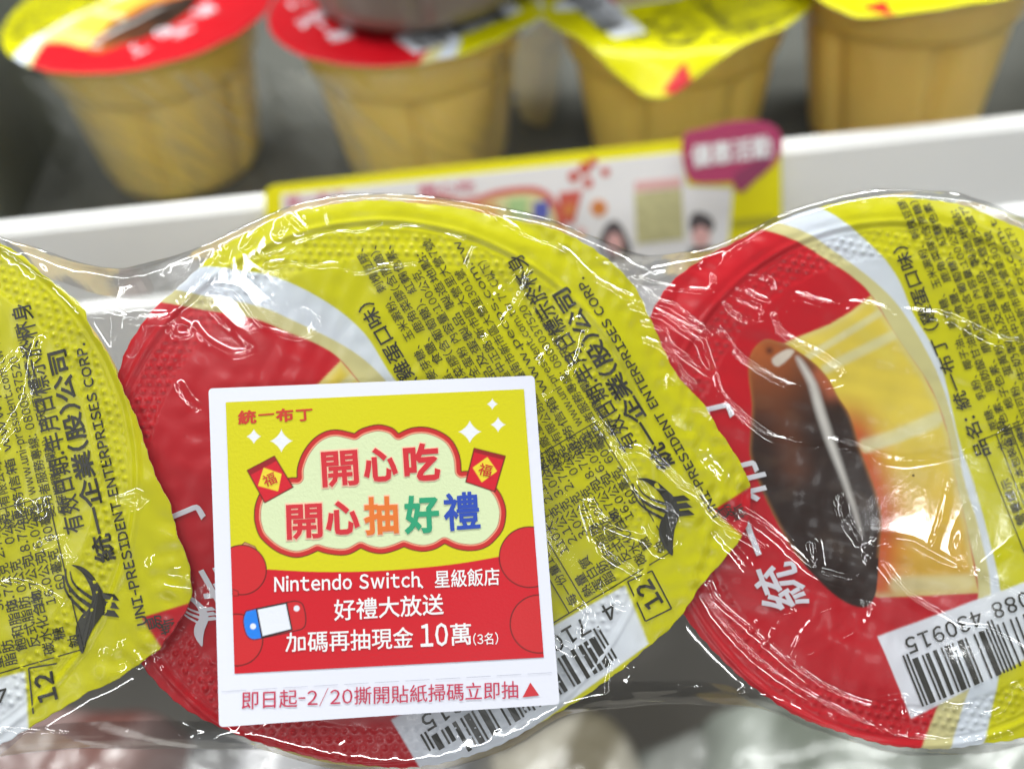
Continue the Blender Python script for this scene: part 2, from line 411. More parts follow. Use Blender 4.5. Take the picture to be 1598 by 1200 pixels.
# bar code
code = '4710088430915'
Lc = ['0001101', '0011001', '0010011', '0111101', '0100011', '0110001', '0101111', '0111011', '0110111', '0001011']
par = {'4': 'LGLLGG'}
bits = '101'
for k, ch in enumerate(code[1:7]):
    s_ = Lc[int(ch)]
    if par['4'][k] == 'G': s_ = ''.join('1' if c == '0' else '0' for c in s_)[::-1]
    bits += s_
bits += '01010'
for ch in code[7:]: bits += ''.join('1' if c == '0' else '0' for c in Lc[int(ch)])
bits += '101'
e1 = AR.T(1408, 1023); mod = .285; x_hi = e1[0]; y_end = e1[1]     # reading direction is +y
y_st = y_end - 95 * mod; HB = 7.2
i = 0
while i < 95:
    if bits[i] == '1':
        j = i
        while j < 95 and bits[j] == '1': j += 1
        guard = i < 3 or i >= 92 or 45 <= i < 50
        ya, yb = y_st + i * mod, y_st + j * mod; xt = x_hi + (.0 if guard else -.9)
        for k in range(3):
            xa = x_hi - HB + (xt - x_hi + HB) * k / 3; xb = x_hi - HB + (xt - x_hi + HB) * (k + 1) / 3
            bars.poly([(xa, ya), (xb, ya), (xb, yb), (xa, yb)])
        i = j
    else: i += 1
def digit(ch, yc):
    v, f = glyphs(ch, .012); H = 2.1
    X = (v[:, 0] - (v[:, 0].min() + v[:, 0].max()) / 2) * H / .73; Y = (v[:, 1] - .36) * H / .73
    bars.add(np.c_[x_hi + .9 - Y, yc + X, v[:, 2] * .2], f)
for k, ch in enumerate(code):
    if k == 0: yc = y_st - 2.2
    elif k < 7: yc = y_st + (3 + 7 * (k - 1) + 3.5) * mod
    else: yc = y_st + (50 + 7 * (k - 7) + 3.5) * mod
    digit(ch, yc)

# ------------------------------------------------------------------ foil lids
O_M = [(590, 312), (700, 321), (800, 341), (896, 373), (980, 443), (1010, 500), (1037, 560), (1060, 597), (1092, 632), (1112, 667), (1142, 710), (1162, 750), (1166, 774), (1157, 828), (1124, 874), (1089, 912), (1060, 956), (1035, 985), (997, 1016), (969, 1041), (915, 1083), (874, 1108), (793, 1156), (706, 1187), (662, 1194), (610, 1197), (515, 1187), (410, 1160), (300, 1112), (225, 1045), (188, 960), (168, 850), (162, 760), (168, 660), (186, 575), (200, 535), (240, 481), (271, 453), (322, 405), (342, 388), (398, 355), (441, 337), (512, 318)]
O_L = [(0, 380), (40, 403), (73, 433), (103, 457), (133, 483), (147, 517), (167, 547), (183, 577), (200, 617), (217, 657), (233, 705), (253, 757), (267, 783), (280, 833), (297, 873), (302, 917), (295, 948), (257, 1006), (250, 1013), (217, 1037), (177, 1063), (143, 1077), (113, 1097), (42, 1137), (0, 1162), (-100, 1200), (-250, 1212), (-430, 1160), (-580, 1030), (-660, 850), (-660, 650), (-580, 470), (-430, 350), (-230, 305), (-90, 335)]
O_R = [(1397, 306), (1500, 317), (1597, 355), (1700, 410), (1790, 500), (1850, 620), (1905, 740), (1935, 850), (1925, 930), (1850, 1010), (1720, 1100), (1598, 1150), (1536, 1160), (1453, 1168), (1371, 1159), (1256, 1122), (1188, 1081), (1119, 1021), (1064, 953), (1020, 880), (998, 800), (988, 720), (992, 620), (1010, 510), (1047, 443), (1100, 400), (1147, 377), (1220, 342), (1277, 323), (1333, 310)]
def lid_height(cx, cy, Rc, seed, tab):
    wv1 = Waves(10, 9, 26, seed); wv2 = Waves(14, 2.5, 6, seed + 1); wv3 = Waves(8, 1.2, 2.5, seed + 2)
    def h(x, y):
        dx, dy = x - cx, y - cy; r = np.hypot(dx, dy) / Rc
        z = .13 * wv1(x, y) * sstep(r, 0.0, .5) + .035 * wv2(x, y)
        z = z + .16 * wv2(x * 1.3, y * 1.3) * sstep(r, .98, 1.15) * .5
        ring = sstep(r, .82, .84) * (1 - sstep(r, .925, .94))
        p = 1.3; ca, sa = math.cos(tab), math.sin(tab); u = (x * ca + y * sa) / p; v = (-x * sa + y * ca) / (p * .866)
        row = np.round(v); uu = u - .5 * (row % 2); du = uu - np.round(uu); dv = (v - row) * .866
        z = z + ring * (.19 * (1 + .35 * wv2(x, y)) * np.exp(-(du * du + dv * dv) / .042) + .02 * wv3(x, y) - .12)
        z = z + .16 * np.exp(-((r - .968) / .010) ** 2) - .10 * np.exp(-((r - .945) / .009) ** 2)
        z = z - .9 * sstep(r, 1.0, 1.10) * (1 - sstep(dx, .35 * Rc, .8 * Rc))
        z = z + 1.7 * sstep(dx, .45 * Rc, .98 * Rc) - .35 * sstep(-dx, .5 * Rc, .9 * Rc)
        return z
    return h
def lid_mesh(name, outline, c, h, art, nth, nr, mats, parent, jag=.25, seed=1, arcs=None, off=(0, 0)):
    P = np.asarray(outline) - c; th = np.unwrap(np.arctan2(P[:, 1], P[:, 0]))
    if th[-1] < th[0]: P = P[::-1]; th = th[::-1]
    S = smooth(P, 10, True); ths = np.arctan2(S[:, 1], S[:, 0]); rs = np.hypot(S[:, 0], S[:, 1]); o = np.argsort(ths); ths, rs = ths[o], rs[o]
    t = np.linspace(-math.pi, math.pi, nth, endpoint=False)
    if arcs:   # finer steps over the part that shows
        lo_, hi_, k = arcs; dens = 1 + (k - 1) * ((t > lo_) & (t < hi_)); cs = np.cumsum(dens); t = np.interp(np.linspace(0, cs[-1], nth, endpoint=False), np.r_[0, cs], np.r_[t, math.pi])
    rho = np.interp(t, ths, rs, period=2 * math.pi)
    gs = np.random.default_rng(seed); ss = np.cumsum(np.r_[0, np.diff(t)]) * 38
    zig = np.abs((ss / 2.3) % 1 - .5) * 2 - .5 + .5 * np.sin(ss / 1.7 + 2) * .6
    rho = rho + jag * zig * .5 + gs.normal(0, .02, nth)
    s = 1 - (1 - np.linspace(.004, 1, nr)) ** 1.15
    X = c[0] + np.outer(np.cos(t) * rho, s); Y = c[1] + np.outer(np.sin(t) * rho, s); Z = h(X, Y)
    cols = art_color(*art.fwd(X, Y)).reshape(-1, 3)
    v = np.c_[X.ravel(), Y.ravel(), Z.ravel()]; f = grid_faces(nth, nr, True)
    # edge thickness: a short return under the rim
    n0 = len(v); e = v[np.arange(nth) * nr + nr - 1].copy(); e[:, 2] -= .22
    v = np.r_[v, e]; cols = np.r_[cols, np.tile((.62, .62, .60), (nth, 1))]
    k = np.arange(nth); k2 = (k + 1) % nth
    f = np.r_[f, np.stack([k * nr + nr - 1, k2 * nr + nr - 1, n0 + k2, n0 + k], -1)]
    v[:, 0] -= off[0]; v[:, 1] -= off[1]
    return mesh_obj(name, v / 1000, f[:, ::-1].copy() if False else f, mats, parent, True, cols)
def ink_on(name, I, art, h, material, parent, lift=.13, off=(0, 0), lim=None):
    v = I.V(); X, Y = art.inv(v[:, 0], v[:, 1]); X, Y = np.asarray(X), np.asarray(Y)
    f = I.f
    if lim is not None:     # drop print that falls off the foil
        inside = lim(X, Y); f = [q for q in f if all(inside[i] for i in q)]
    used = np.unique(np.concatenate([np.array(q) for q in f])) if f else np.array([], int)
    mp = -np.ones(len(X), int); mp[used] = np.arange(len(used))
    Z = h(X, Y) + lift + v[:, 2]
    V = np.c_[X - off[0], Y - off[1], Z][used]
    return mesh_obj(name, V / 1000, [tuple(int(mp[i]) for i in q) for q in f], material, parent)

# cup body: revolved, with fluted lower panels
def cup_mesh(name, material, parent, rr=35.5, h=50.0, base=23.5, lobes=6, top=-.5):
    prof = [(rr - .3, 0), (rr + .6, -.2), (rr + .6, -1.4), (rr - 2.6, -1.7), (rr - 3.6, -4), (rr - 5.6, -13), (rr - 5.9, -13.8), (rr - 7.4, -14.6)]
    n = 14
    for i in range(1, n + 1):
        t = i / n; prof.append((rr - 7.4 + (base - rr + 7.4) * t ** 1.15, -14.6 - (h - 18.6) * t))
    prof += [(base - 1.5, -h + 1.2), (base - 4, -h), (base - 7, -h + .5), (0.01, -h + 1.0)]
    pr = np.array(prof); nt = 144; t = np.linspace(0, 2 * math.pi, nt, endpoint=False)
    T, Rr = np.meshgrid(t, pr[:, 0], indexing='ij'); Z = np.tile(pr[:, 1], (nt, 1)) + top
    k = sstep(-Z, 15, 19) * (1 - sstep(-Z, h - 3, h))
    groove = np.exp(-((((T * lobes / (2 * math.pi)) % 1) - .5) / .09) ** 2)
    Rr = Rr * (1 - k * (.09 * groove - .012 * np.cos(T * lobes)))
    v = np.c_[(Rr * np.cos(T)).ravel(), (Rr * np.sin(T)).ravel(), Z.ravel()]
    return mesh_obj(name, v / 1000, grid_faces(nt, len(pr), True)[:, ::-1].copy(), material, parent, True)

fr = [
    ('LID', O_L, (-242, 765), AL, 3, 'custard cup at the left edge, its yellow tear tab lying over the middle lid', (-1.3, 1.3, 5), (720, 170)),
    ('LID', O_M, (600, 760), AM, 11, 'middle custard cup of the wrapped pack with the square promotion sticker over its lid', None, (1200, 190)),
    ('LID', O_R, (1425, 742), AR, 23, 'custard cup at the right edge with the caramel custard picture and bar code in view', (.9, 5.2, 3), (1100, 190)),
]
for _, outl, cp, art, sd, lab, arcs, (nth, nr) in fr:
    c = px2pk(*cp); out = pk_arr(outl)
    root = empty('custard_cup', PACK @ Matrix.Translation((c[0] / 1000, c[1] / 1000, 0)))
    tag(root, lab, 'custard cup', 'custard cups in the film-wrapped front pack')
    h = lid_height(c[0], c[1], 37.6, sd, art.a)
    lid = lid_mesh('foil_lid', out, c, h, art, nth, nr, M_lid, root, .30, sd, arcs if not arcs or arcs[1] < math.pi else None, off=c)
    S = smooth(out, 4, True)
    lim = lambda X, Y, S=S: sdf(X, Y, S) < -.25
    ink_on('lettering', ink, art, h, M_ink, lid, off=c, lim=lim)
    ink_on('brand_lettering', wink, art, h, M_wink, lid, lift=.17, off=c, lim=lim)
    ink_on('bar_code', bars, art, h, M_ink, lid, off=c, lim=lim)
    cup_mesh('cup_body', M_cup, root, top=-1.6)

# ------------------------------------------------------------------ shrink film round the front pack
up_px = [(-620, 420), (-430, 335), (-230, 292), (-90, 318), (0, 372), (60, 392), (120, 410), (190, 416), (260, 405), (330, 384), (441, 332), (512, 314), (590, 307), (700, 316), (800, 334), (860, 348), (910, 369), (960, 389), (1000, 397), (1045, 399), (1095, 394), (1150, 372), (1220, 338), (1277, 319), (1333, 306), (1397, 301), (1500, 311), (1597, 349), (1700, 402), (1800, 480), (1900, 600)]
dn_px = [(-620, 1080), (-430, 1172), (-250, 1222), (-100, 1210), (0, 1176), (100, 1168), (200, 1170), (300, 1166), (400, 1164), (460, 1180), (530, 1194), (610, 1203), (700, 1195), (793, 1163), (860, 1125), (900, 1109), (960, 1101), (1100, 1098), (1170, 1100), (1210, 1110), (1256, 1130), (1371, 1166), (1453, 1175), (1536, 1168), (1610, 1152), (1720, 1108), (1850, 1020), (1950, 930)]
UP, DN = smooth(pk_arr(up_px), 5), smooth(pk_arr(dn_px), 5)
xa, xb = max(UP[0, 0], DN[0, 0]) , min(UP[-1, 0], DN[-1, 0])
xb = min(xb, 100.)
NX, NY, NE = 1150, 430, 10
xs_ = np.interp(np.linspace(0, 1, NX), [0, .09, .94, 1], [xa, -74., 74., xb])
yu = np.interp(xs_, UP[:, 0], UP[:, 1]); yd = np.interp(xs_, DN[:, 0], DN[:, 1])
v_ = np.linspace(0, 1, NY); X = np.repeat(xs_[:, None], NY, 1); Y = yd[:, None] + (yu - yd)[:, None] * v_[None, :]
lc = [px2pk(-210, 770), px2pk(600, 760), px2pk(1425, 742)]
dg = np.min([np.hypot(X - c[0], Y - c[1]) for c in lc], axis=0)
dg = np.min([sdf(X, Y, smooth(pk_arr(o_), 2, True)) for o_ in (O_L, O_M, O_R)], axis=0)
Z = 2.9 - 4.0 * (1 - np.exp(-(np.clip(dg - .6, 0, 99) / 5.5) ** 2))
# roll-off towards both long edges
ed = np.minimum(Y - yd[:, None], yu[:, None] - Y); Z -= 1.2 * np.exp(-(ed / .9) ** 2)
Z += .10 * Waves(16, 16, 45, 41)(X, Y) + .006 * Waves(24, 4, 9, 42)(X, Y)
# short gathers across the edges, as shrink film has
g1 = Waves(14, 1.4, 5, 43)(X, Y * .35)
Z += .055 * g1 * np.exp(-(ed / 4.0) ** 2) * (.4 + .6 * (Waves(5, 10, 30, 44)(X, Y) > 0))
rid = [
 (.9, .6, [(-10, 384), (40, 413), (73, 440), (100, 453), (133, 483), (140, 490), (167, 493), (200, 502), (233, 505), (267, 502), (283, 487), (300, 473), (320, 447), (337, 417), (347, 403)]),
 (.5, .32, [(339, 493), (359, 515), (384, 532), (395, 549), (393, 555), (364, 559), (327, 538), (308, 515)]),
 (.55, .34, [(398, 436), (421, 456), (455, 481), (483, 493), (497, 504), (492, 521), (469, 532), (446, 527), (418, 518), (398, 495), (373, 464), (339, 456)]),
 (.5, .32, [(404, 410), (421, 419), (455, 415), (489, 422), (526, 420), (560, 432), (597, 423), (648, 417)]),
 (.5, .4, [(285, 606), (302, 631), (313, 640)]),
 (.4, .3, [(230, 500), (236, 520), (222, 545), (212, 560)]), (.4, .3, [(272, 523), (285, 511), (300, 518), (305, 527), (285, 532), (272, 523)]),
 (.4, .3, [(738, 395), (727, 420)]), (.5, .34, [(823, 429), (814, 457), (798, 482), (775, 513), (755, 533)]), (.45, .3, [(806, 426), (772, 465), (750, 488)]),
 (.5, .34, [(896, 502), (868, 530), (837, 567)]), (.5, .34, [(907, 524), (896, 564), (876, 595), (848, 623)]),
 (.45, .3, [(479, 348), (505, 330), (547, 320), (595, 318), (650, 320), (703, 327), (755, 341), (795, 360), (818, 375), (875, 396), (917, 436), (933, 448), (954, 459), (975, 471)]),
 (.35, .35, [(413, 406), (439, 396), (487, 377), (532, 367), (563, 367), (597, 356), (610, 362), (637, 358), (680, 365), (720, 378)]),
 (.9, .6, [(463, 352), (475, 365)]), (.9, .7, [(440, 372), (447, 350), (452, 342)]), (.7, .5, [(386, 392), (398, 378), (408, 365)]), (.7, .5, [(355, 412), (362, 395)]),
 (.6, .34, [(980, 442), (1003, 448), (1038, 455), (1076, 459), (1097, 459), (1104, 448), (1106, 431), (1120, 410), (1140, 393), (1180, 367), (1207, 350)]),
 (.6, .34, [(982, 444), (999, 462), (1022, 478), (1041, 483), (1062, 499), (1085, 515), (1099, 522), (1087, 526), (1062, 515), (1027, 497), (992, 476), (964, 464)]),
 (.6, .36, [(980, 483), (1003, 492), (1027, 501), (1045, 513), (1073, 532), (1087, 543), (1092, 562), (1099, 585), (1073, 571), (1041, 546), (1027, 520), (999, 508)]),
 (.9, .7, [(1085, 545), (1098, 580)]), (.5, .35, [(1000, 535), (1020, 543), (1040, 560), (1055, 585), (1075, 605)]),
 (.45, .3, [(1130, 470), (1123, 483), (1137, 497), (1160, 507), (1177, 500), (1173, 487), (1143, 473)]),
 (.45, .3, [(1143, 457), (1163, 437), (1190, 443), (1197, 457), (1187, 473), (1157, 460)]),
 (.7, .45, [(1197, 500), (1213, 483), (1227, 467), (1260, 475), (1287, 480), (1333, 480), (1367, 487), (1417, 493), (1460, 500), (1490, 513), (1533, 533), (1567, 540), (1597, 530), (1640, 520)]),
 (.55, .34, [(1197, 500), (1207, 523), (1233, 540), (1267, 557), (1297, 580), (1300, 597), (1280, 603), (1233, 607), (1200, 597), (1160, 573), (1133, 547), (1117, 523), (1103, 517)]),
 (.6, .4, [(1107, 593), (1117, 620), (1143, 647), (1173, 673), (1200, 687), (1240, 693), (1283, 690), (1325, 700), (1371, 719), (1417, 721), (1486, 705), (1532, 682), (1596, 650), (1640, 630)]),
 (.8, .6, [(1151, 801), (1188, 824), (1233, 866), (1270, 893), (1316, 902), (1344, 870)]),
 (1.2, .9, [(1344, 852), (1399, 856), (1449, 879), (1504, 898)]), (.6, .4, [(1504, 898), (1555, 856), (1598, 820), (1640, 780)]), (.6, .4, [(1504, 898), (1555, 921), (1598, 943)]),
 (.6, .4, [(1344, 852), (1371, 893), (1408, 934), (1454, 962), (1486, 980), (1532, 985), (1577, 1008)]),
 (.8, .5, [(1298, 778), (1307, 815), (1325, 843)]), (.6, .4, [(1467, 755), (1454, 810), (1440, 850)]), (1.0, .7, [(1500, 800), (1480, 850), (1490, 880)]), (.8, .6, [(1258, 850), (1262, 880)]),
 (.5, .34, [(1220, 1026), (1243, 980), (1270, 953), (1316, 943), (1348, 950), (1325, 980), (1279, 1003), (1229, 1030)]),
 (.5, .34, [(1183, 1003), (1206, 971), (1224, 953), (1188, 957), (1160, 980)]),
 (.5, .32, [(1096, 907), (1110, 934), (1142, 962), (1174, 989), (1213, 1027), (1247, 1053), (1280, 1073), (1313, 1087), (1347, 1098), (1367, 1090), (1397, 1087), (1400, 1107), (1430, 1113), (1457, 1100), (1480, 1102), (1500, 1100), (1517, 1113), (1543, 1107), (1560, 1087), (1567, 1067), (1580, 1077), (1597, 1080)]),
 (.5, .34, [(1090, 930), (1130, 985), (1190, 1040), (1260, 1087), (1330, 1122), (1400, 1145), (1480, 1152), (1560, 1142)]),
 (.6, .4, [(970, 702), (995, 702), (1020, 720), (1040, 740), (1057, 757), (1080, 772), (1095, 792), (1112, 810), (1135, 820), (1157, 825)]),
 (.5, .34, [(962, 717), (980, 735), (995, 760), (1010, 780), (1035, 792), (1045, 815), (1040, 835)]),
 (.4, .3, [(1045, 655), (1062, 642), (1085, 640), (1095, 650), (1085, 662), (1062, 669), (1045, 655)]), (.4, .3, [(1032, 600), (1040, 587), (1049, 590), (1045, 602), (1034, 606)]),
 (.7, .5, [(915, 785), (937, 812), (970, 827), (995, 835), (1010, 842)]), (.8, .6, [(912, 785), (920, 810), (927, 835)]),
 (.8, .5, [(925, 660), (945, 685), (962, 715), (980, 745), (1000, 772)]), (.6, .6, [(1090, 707), (1102, 725), (1117, 742)]),
 (.5, .35, [(924, 826), (937, 861), (966, 880), (991, 896)]), (.5, .35, [(940, 912), (953, 937), (970, 945)]), (.55, .5, [(1111, 833), (1136, 861), (1155, 883)]), (.5, .4, [(1124, 826), (1149, 836), (1180, 855)]),
 (.7, .5, [(1000, 825), (1010, 850), (1030, 860), (1045, 850)]), (.6, .4, [(900, 940), (915, 960), (905, 985)]), (.7, .5, [(870, 1000), (888, 1010)]),
 (.5, .35, [(0, 917), (21, 908), (62, 915), (104, 937)]), (.6, .4, [(0, 712), (25, 675), (50, 635), (60, 600), (65, 565), (72, 537)]), (.6, .4, [(0, 610), (17, 580), (40, 557)]),
 (.8, .6, [(48, 790), (71, 800), (80, 785)]), (.5, .35, [(71, 854), (90, 845), (108, 842), (125, 867), (108, 870)]), (.4, .3, [(196, 779), (217, 771), (233, 779), (217, 792), (196, 785)]), (.9, .7, [(246, 879), (267, 897), (292, 900)]),
 (.7, .5, [(171, 1015), (186, 1022), (196, 1033)]), (.7, .5, [(200, 1004), (215, 1015), (225, 1029)]), (.5, .35, [(250, 1017), (267, 1042), (292, 1067), (333, 1100), (370, 1125)]),
 (.8, .5, [(305, 905), (318, 915), (322, 935)]),
 (.7, .5, [(950, 1030), (943, 1083), (956, 1091), (1042, 1091), (1121, 1089), (1155, 1076)]), (.5, .4, [(975, 1040), (978, 1070), (1010, 1076), (1089, 1073)]), (.5, .4, [(896, 1105), (947, 1101), (1105, 1097), (1178, 1100)]),
 (.5, .4, [(20, 1135), (120, 1142), (230, 1146), (340, 1148)]), (.4, .4, [(60, 1155), (250, 1157), (400, 1156)]), (.5, .5, [(140, 425), (200, 437), (260, 430)]), (.35, .6, [(930, 410), (1000, 425), (1080, 420)]),
]
g2 = np.random.default_rng(5)
for A, wd, pts in rid:
    P = smooth(pk_arr(pts), 7)
    if len(P) > 10: P = P + g2.normal(0, .045, P.shape)
    x0, y0 = P.min(0) - 2.5; x1, y1 = P.max(0) + 2.5
    i0, i1 = np.searchsorted(xs_, [x0, x1]); sub = slice(max(i0, 0), i1)
    if i1 <= i0: continue
    Xs, Ys = X[sub], Y[sub]; msk = (Ys > y0) & (Ys < y1)
    dd = np.full(Xs.shape, 99.); dd[msk] = polydist(Xs[msk], Ys[msk], P)
    wd = wd * 1.0; am = A * (.9 + .2 * np.sin(Xs * .9 + Ys * .7))
    Z[sub] += am * .50 * np.exp(-(dd / wd) ** 2)
V = np.stack([X, Y, Z], -1)
# side walls hang from both edges, round the cups and under them
def skirt(edge, zed, sgn):
    out = []
    for k in range(1, NE + 1):
        t = k / NE; dz = -.15 - 15 * t ** 1.5; dy = sgn * (.35 * math.sin(min(1, t * 6) * math.pi / 2)) - sgn * 1.6 * t ** 1.4
        out.append(np.stack([xs_, edge + dy, zed + dz + .5 * np.sin(xs_ * .5 + k)], -1))
    return np.stack(out, 1)
S1 = skirt(yd, Z[:, 0], -1)[:, ::-1]; S2 = skirt(yu, Z[:, -1], 1)
V = np.concatenate([S1, V, S2], 1)
wrap = mesh_obj('shrink_wrap', V.reshape(-1, 3) / 1000, grid_faces(NX, V.shape[1]), M_film, None, True)
wrap.matrix_world = PACK
tag(wrap, 'clear crinkled plastic film stretched tight over the three foil lids in front', 'plastic wrap')

# ------------------------------------------------------------------ sticker
ZS = 4.4
def SP(px, py): return px2pk(px, py, ZS)
def hS(x, y): return ZS + .8 * np.clip((-(x + 10) - (y + 5) - 45) / 22, 0, 2) ** 2 + .5 * np.clip(((x + 17) + (y + 20) - 28) / 15, 0, 2) ** 2 + .25 * np.sin((x + 28) / 16.0) + .10 * np.sin(y / 9.0)
stk = empty('promotion_sticker', PACK)
tag(stk, 'white bordered square sticker with yellow and red promotion print stuck on the film', 'sticker')
q = np.array([(325, 606), (833, 587), (873, 1098), (343, 1133)], float)
def bil(u, v): # photograph pixels of the sticker sheet
    u, v = np.asarray(u)[..., None], np.asarray(v)[..., None]
    return (q[0] * (1 - u) + q[1] * u) * (1 - v) + (q[3] * (1 - u) + q[2] * u) * v
def rounded(n=5, r=.012):
    pts = []
    for cx, cy, a0 in ((r, r, 180), (1 - r, r, 270), (1 - r, 1 - r, 0), (r, 1 - r, 90)):
        for k in range(n + 1):
            a = R(a0 + 90 * k / n); pts.append((cx + r * math.cos(a), cy + r * math.sin(a)))
    return pts
loop = []
rp = rounded()
for i in range(len(rp)):
    a, b = np.array(rp[i]), np.array(rp[(i + 1) % len(rp)]); n = max(1, int(np.linalg.norm(b - a) / .05))
    for k in range(n): loop.append(a + (b - a) * k / n)
rings = [1, .98, .93, .88, .83, .77, .7, .62, .54, .45, .36, .27, .18, .09]
v, f = [], []
m = len(loop)
for s_ in rings:
    for p in loop:
        u_ = .5 + (p - .5) * s_; x, y = SP(*bil(u_[0], u_[1])); v.append((x, y, hS(x, y)))
for k in range(len(rings) - 1):
    for i in range(m): f.append((k * m + i, k * m + (i + 1) % m, (k + 1) * m + (i + 1) % m, (k + 1) * m + i))
f.append(tuple((len(rings) - 1) * m + i for i in range(m)))
n0 = len(v)
for p in loop: x, y = SP(*bil(p[0], p[1])); v.append((x, y, hS(x, y) - .13))
for i in range(m): f.append((i, n0 + i, n0 + (i + 1) % m, (i + 1) % m))
mesh_obj('card', np.array(v) / 1000, f, M_card, stk)
# print area
pq = np.array([(352, 627.5), (817, 608), (848, 1025), (366.5, 1050.5)], float)
NU, NV = 400, 360
U, Vv = np.meshgrid(np.linspace(0, 1, NU), np.linspace(0, 1, NV), indexing='ij')
PX = ((pq[0] * (1 - U[..., None]) + pq[1] * U[..., None]) * (1 - Vv[..., None]) + (pq[3] * (1 - U[..., None]) + pq[2] * U[..., None]) * Vv[..., None])
px_, py_ = PX[..., 0], PX[..., 1]
SY, SR, SRb = (.60, .555, .001), (.55, .003, .012), (.55, .014, .018); DKR = (.06, .006, .003)
Cs = np.empty(px_.shape + (3,)); Cs[:] = SY
ab = .55; cv = lambda d: .5 - d / (2 * ab)
red = smooth([(340, 884), (415, 888), (500, 892), (600, 890), (700, 881), (780, 868), (870, 850)], 6)
over(Cs, cv(sdf(px_, py_, list(red) + [(900, 1100), (300, 1100)])), SR)
def circ(cx, cy, r, c, line=1.7, sx=1.0):
    d = np.hypot((px_ - cx) / sx, py_ - cy) - r; over(Cs, cv(d), DKR); over(Cs, cv(d + line), c)
def capq(pts, c): 
    d = sdf(px_, py_, pts); over(Cs, cv(d), DKR); over(Cs, cv(d + 1.1), c)
capq([(376, 850), (382, 845), (398, 852), (404, 862), (396, 866), (378, 856)], (.55, .25, .12)); circ(377, 889, 39.5, SRb)
capq([(366, 1032), (392, 1026), (394, 1032), (370, 1040)], (.55, .15, .06)); circ(370, 998, 41, SRb)
capq([(362, 918), (372, 922), (372, 930), (362, 930)], SRb); 
capq([(814, 838), (826, 828), (838, 826), (840, 834), (826, 844)], (.60, .30, .2)); circ(826, 869, 48, SRb, sx=1.0)
capq([(818, 1008), (840, 1014), (850, 1018), (850, 1010)], (.55, .15, .06)); circ(841, 973, 46, SRb)
# four-point stars
def star(cx, cy, r):
    x, y = np.abs(px_ - cx), np.abs(py_ - cy); d = (np.sqrt(x / r) + np.sqrt(y / r) - 1)
    x2 = (x / r) ** .72 + (y / r) ** .72 - 1; over(Cs, .5 - x2 * r * .75, (.74, .75, .82))
for s_ in ((396, 681, 12), (439, 688, 18), (768, 631, 9), (733, 674, 18), (777, 663, 12)): star(*s_)
cloud = [(396, 804), (398, 786), (407, 766), (424, 751), (451, 745), (463, 744.5), (463.5, 729), (472, 706), (488, 685), (507, 673), (527, 670), (553, 675.7), (565, 668), (590, 662), (612, 667), (622, 675.7), (640.7, 667.5), (664, 666), (687, 673), (706, 687), (717.7, 710.7), (720.5, 735), (732, 735), (756, 743), (778, 765), (787.7, 785), (790, 804), (785, 827), (770, 846), (755, 856), (735, 860), (711.7, 857), (693.7, 849), (680, 857), (662, 861), (645, 859), (630.4, 854), (613.6, 860.7), (595.5, 864.5), (578, 862), (563, 856), (547.4, 864.5), (532, 867), (511, 864.5), (495.7, 860), (480, 867), (462, 870.5), (441.5, 865.8), (423, 855.5), (405, 838), (397.5, 818)]
cus = [(463.5, 744.5), (553, 675.7), (622, 675.7), (720.5, 735), (693.7, 849), (630.4, 854), (563, 856), (495.7, 860)]
idx = [cloud.index(c) if c in cloud else min(range(len(cloud)), key=lambda k: math.dist(cloud[k], c)) for c in cus]
cl2 = []
for a, b in zip(idx, idx[1:] + [idx[0] + len(cloud)]):
    cl2 += list(smooth([cloud[k % len(cloud)] for k in range(a, b + 1)], 4))[:-1]
cloud = cl2
dcl = sdf(px_, py_, cloud)
# cusps of the scalloped frame: union of lobes gives the inner cream edge
over(Cs, cv(dcl), DKR); over(Cs, cv(dcl + 1.6), (.50, .020, .018)); over(Cs, cv(dcl + 8.4), (.85, .35, .22)); over(Cs, cv(dcl + 10), (.28, .02, .012)); over(Cs, cv(dcl + 11), (.62, .70, .42))
def envelope(quad, dia, fl):
    quad = np.array(quad, float); d = sdf(px_, py_, quad); over(Cs, cv(d - 1.2), (.10, .01, .006)); over(Cs, cv(d + .8), (.58, .008, .02))
    over(Cs, cv(sdf(px_, py_, fl)) * .6, (.28, .008, .012)); over(Cs, cv(sdf(px_, py_, dia) - 1.2), (.75, .60, .03))
envelope([(386, 734), (428, 712), (457, 760), (413, 784)], [(412, 731), (438, 740), (433, 765), (404, 757)], [(386, 734), (428, 712), (432, 719), (390, 742)])
envelope([(740, 700), (788, 712), (772, 767), (727, 752)], [(760, 715), (774, 735), (752, 751), (739, 730)], [(740, 700), (788, 712), (786, 718), (739, 706)])
# hand-held console drawing
con = smooth([(382, 956), (390, 951), (452, 938), (462, 937), (472, 941), (477, 955), (478, 970), (474, 980), (460, 985), (410, 996), (394, 998), (384, 990), (379, 970)], 4, True)
dcn = sdf(px_, py_, con); over(Cs, cv(dcn), (.03, .01, .01)); over(Cs, cv(dcn + 1.6), SRb)
over(Cs, np.minimum(cv(dcn + 1.6), cv(sdf(px_, py_, [(360, 940), (400, 948), (409, 1000), (360, 1010)]))), (.01, .19, .72))
over(Cs, cv(sdf(px_, py_, [(399, 949), (448, 939), (457, 983), (408, 996)])), (.02, .01, .01))
over(Cs, cv(sdf(px_, py_, [(402, 951), (446, 942), (454, 981), (410, 992)])), (.72, .74, .80))
for cx, cy in ((395, 977), (463, 949)): over(Cs, cv(np.hypot(px_ - cx, py_ - cy) - 4.6), (.72, .75, .82))
# panel vertices on the sticker plane
corner = np.array([SP(*p) for p in pq])
XY = np.zeros(PX.shape)
A_ = np.c_[px_.ravel()[::997], py_.ravel()[::997]]
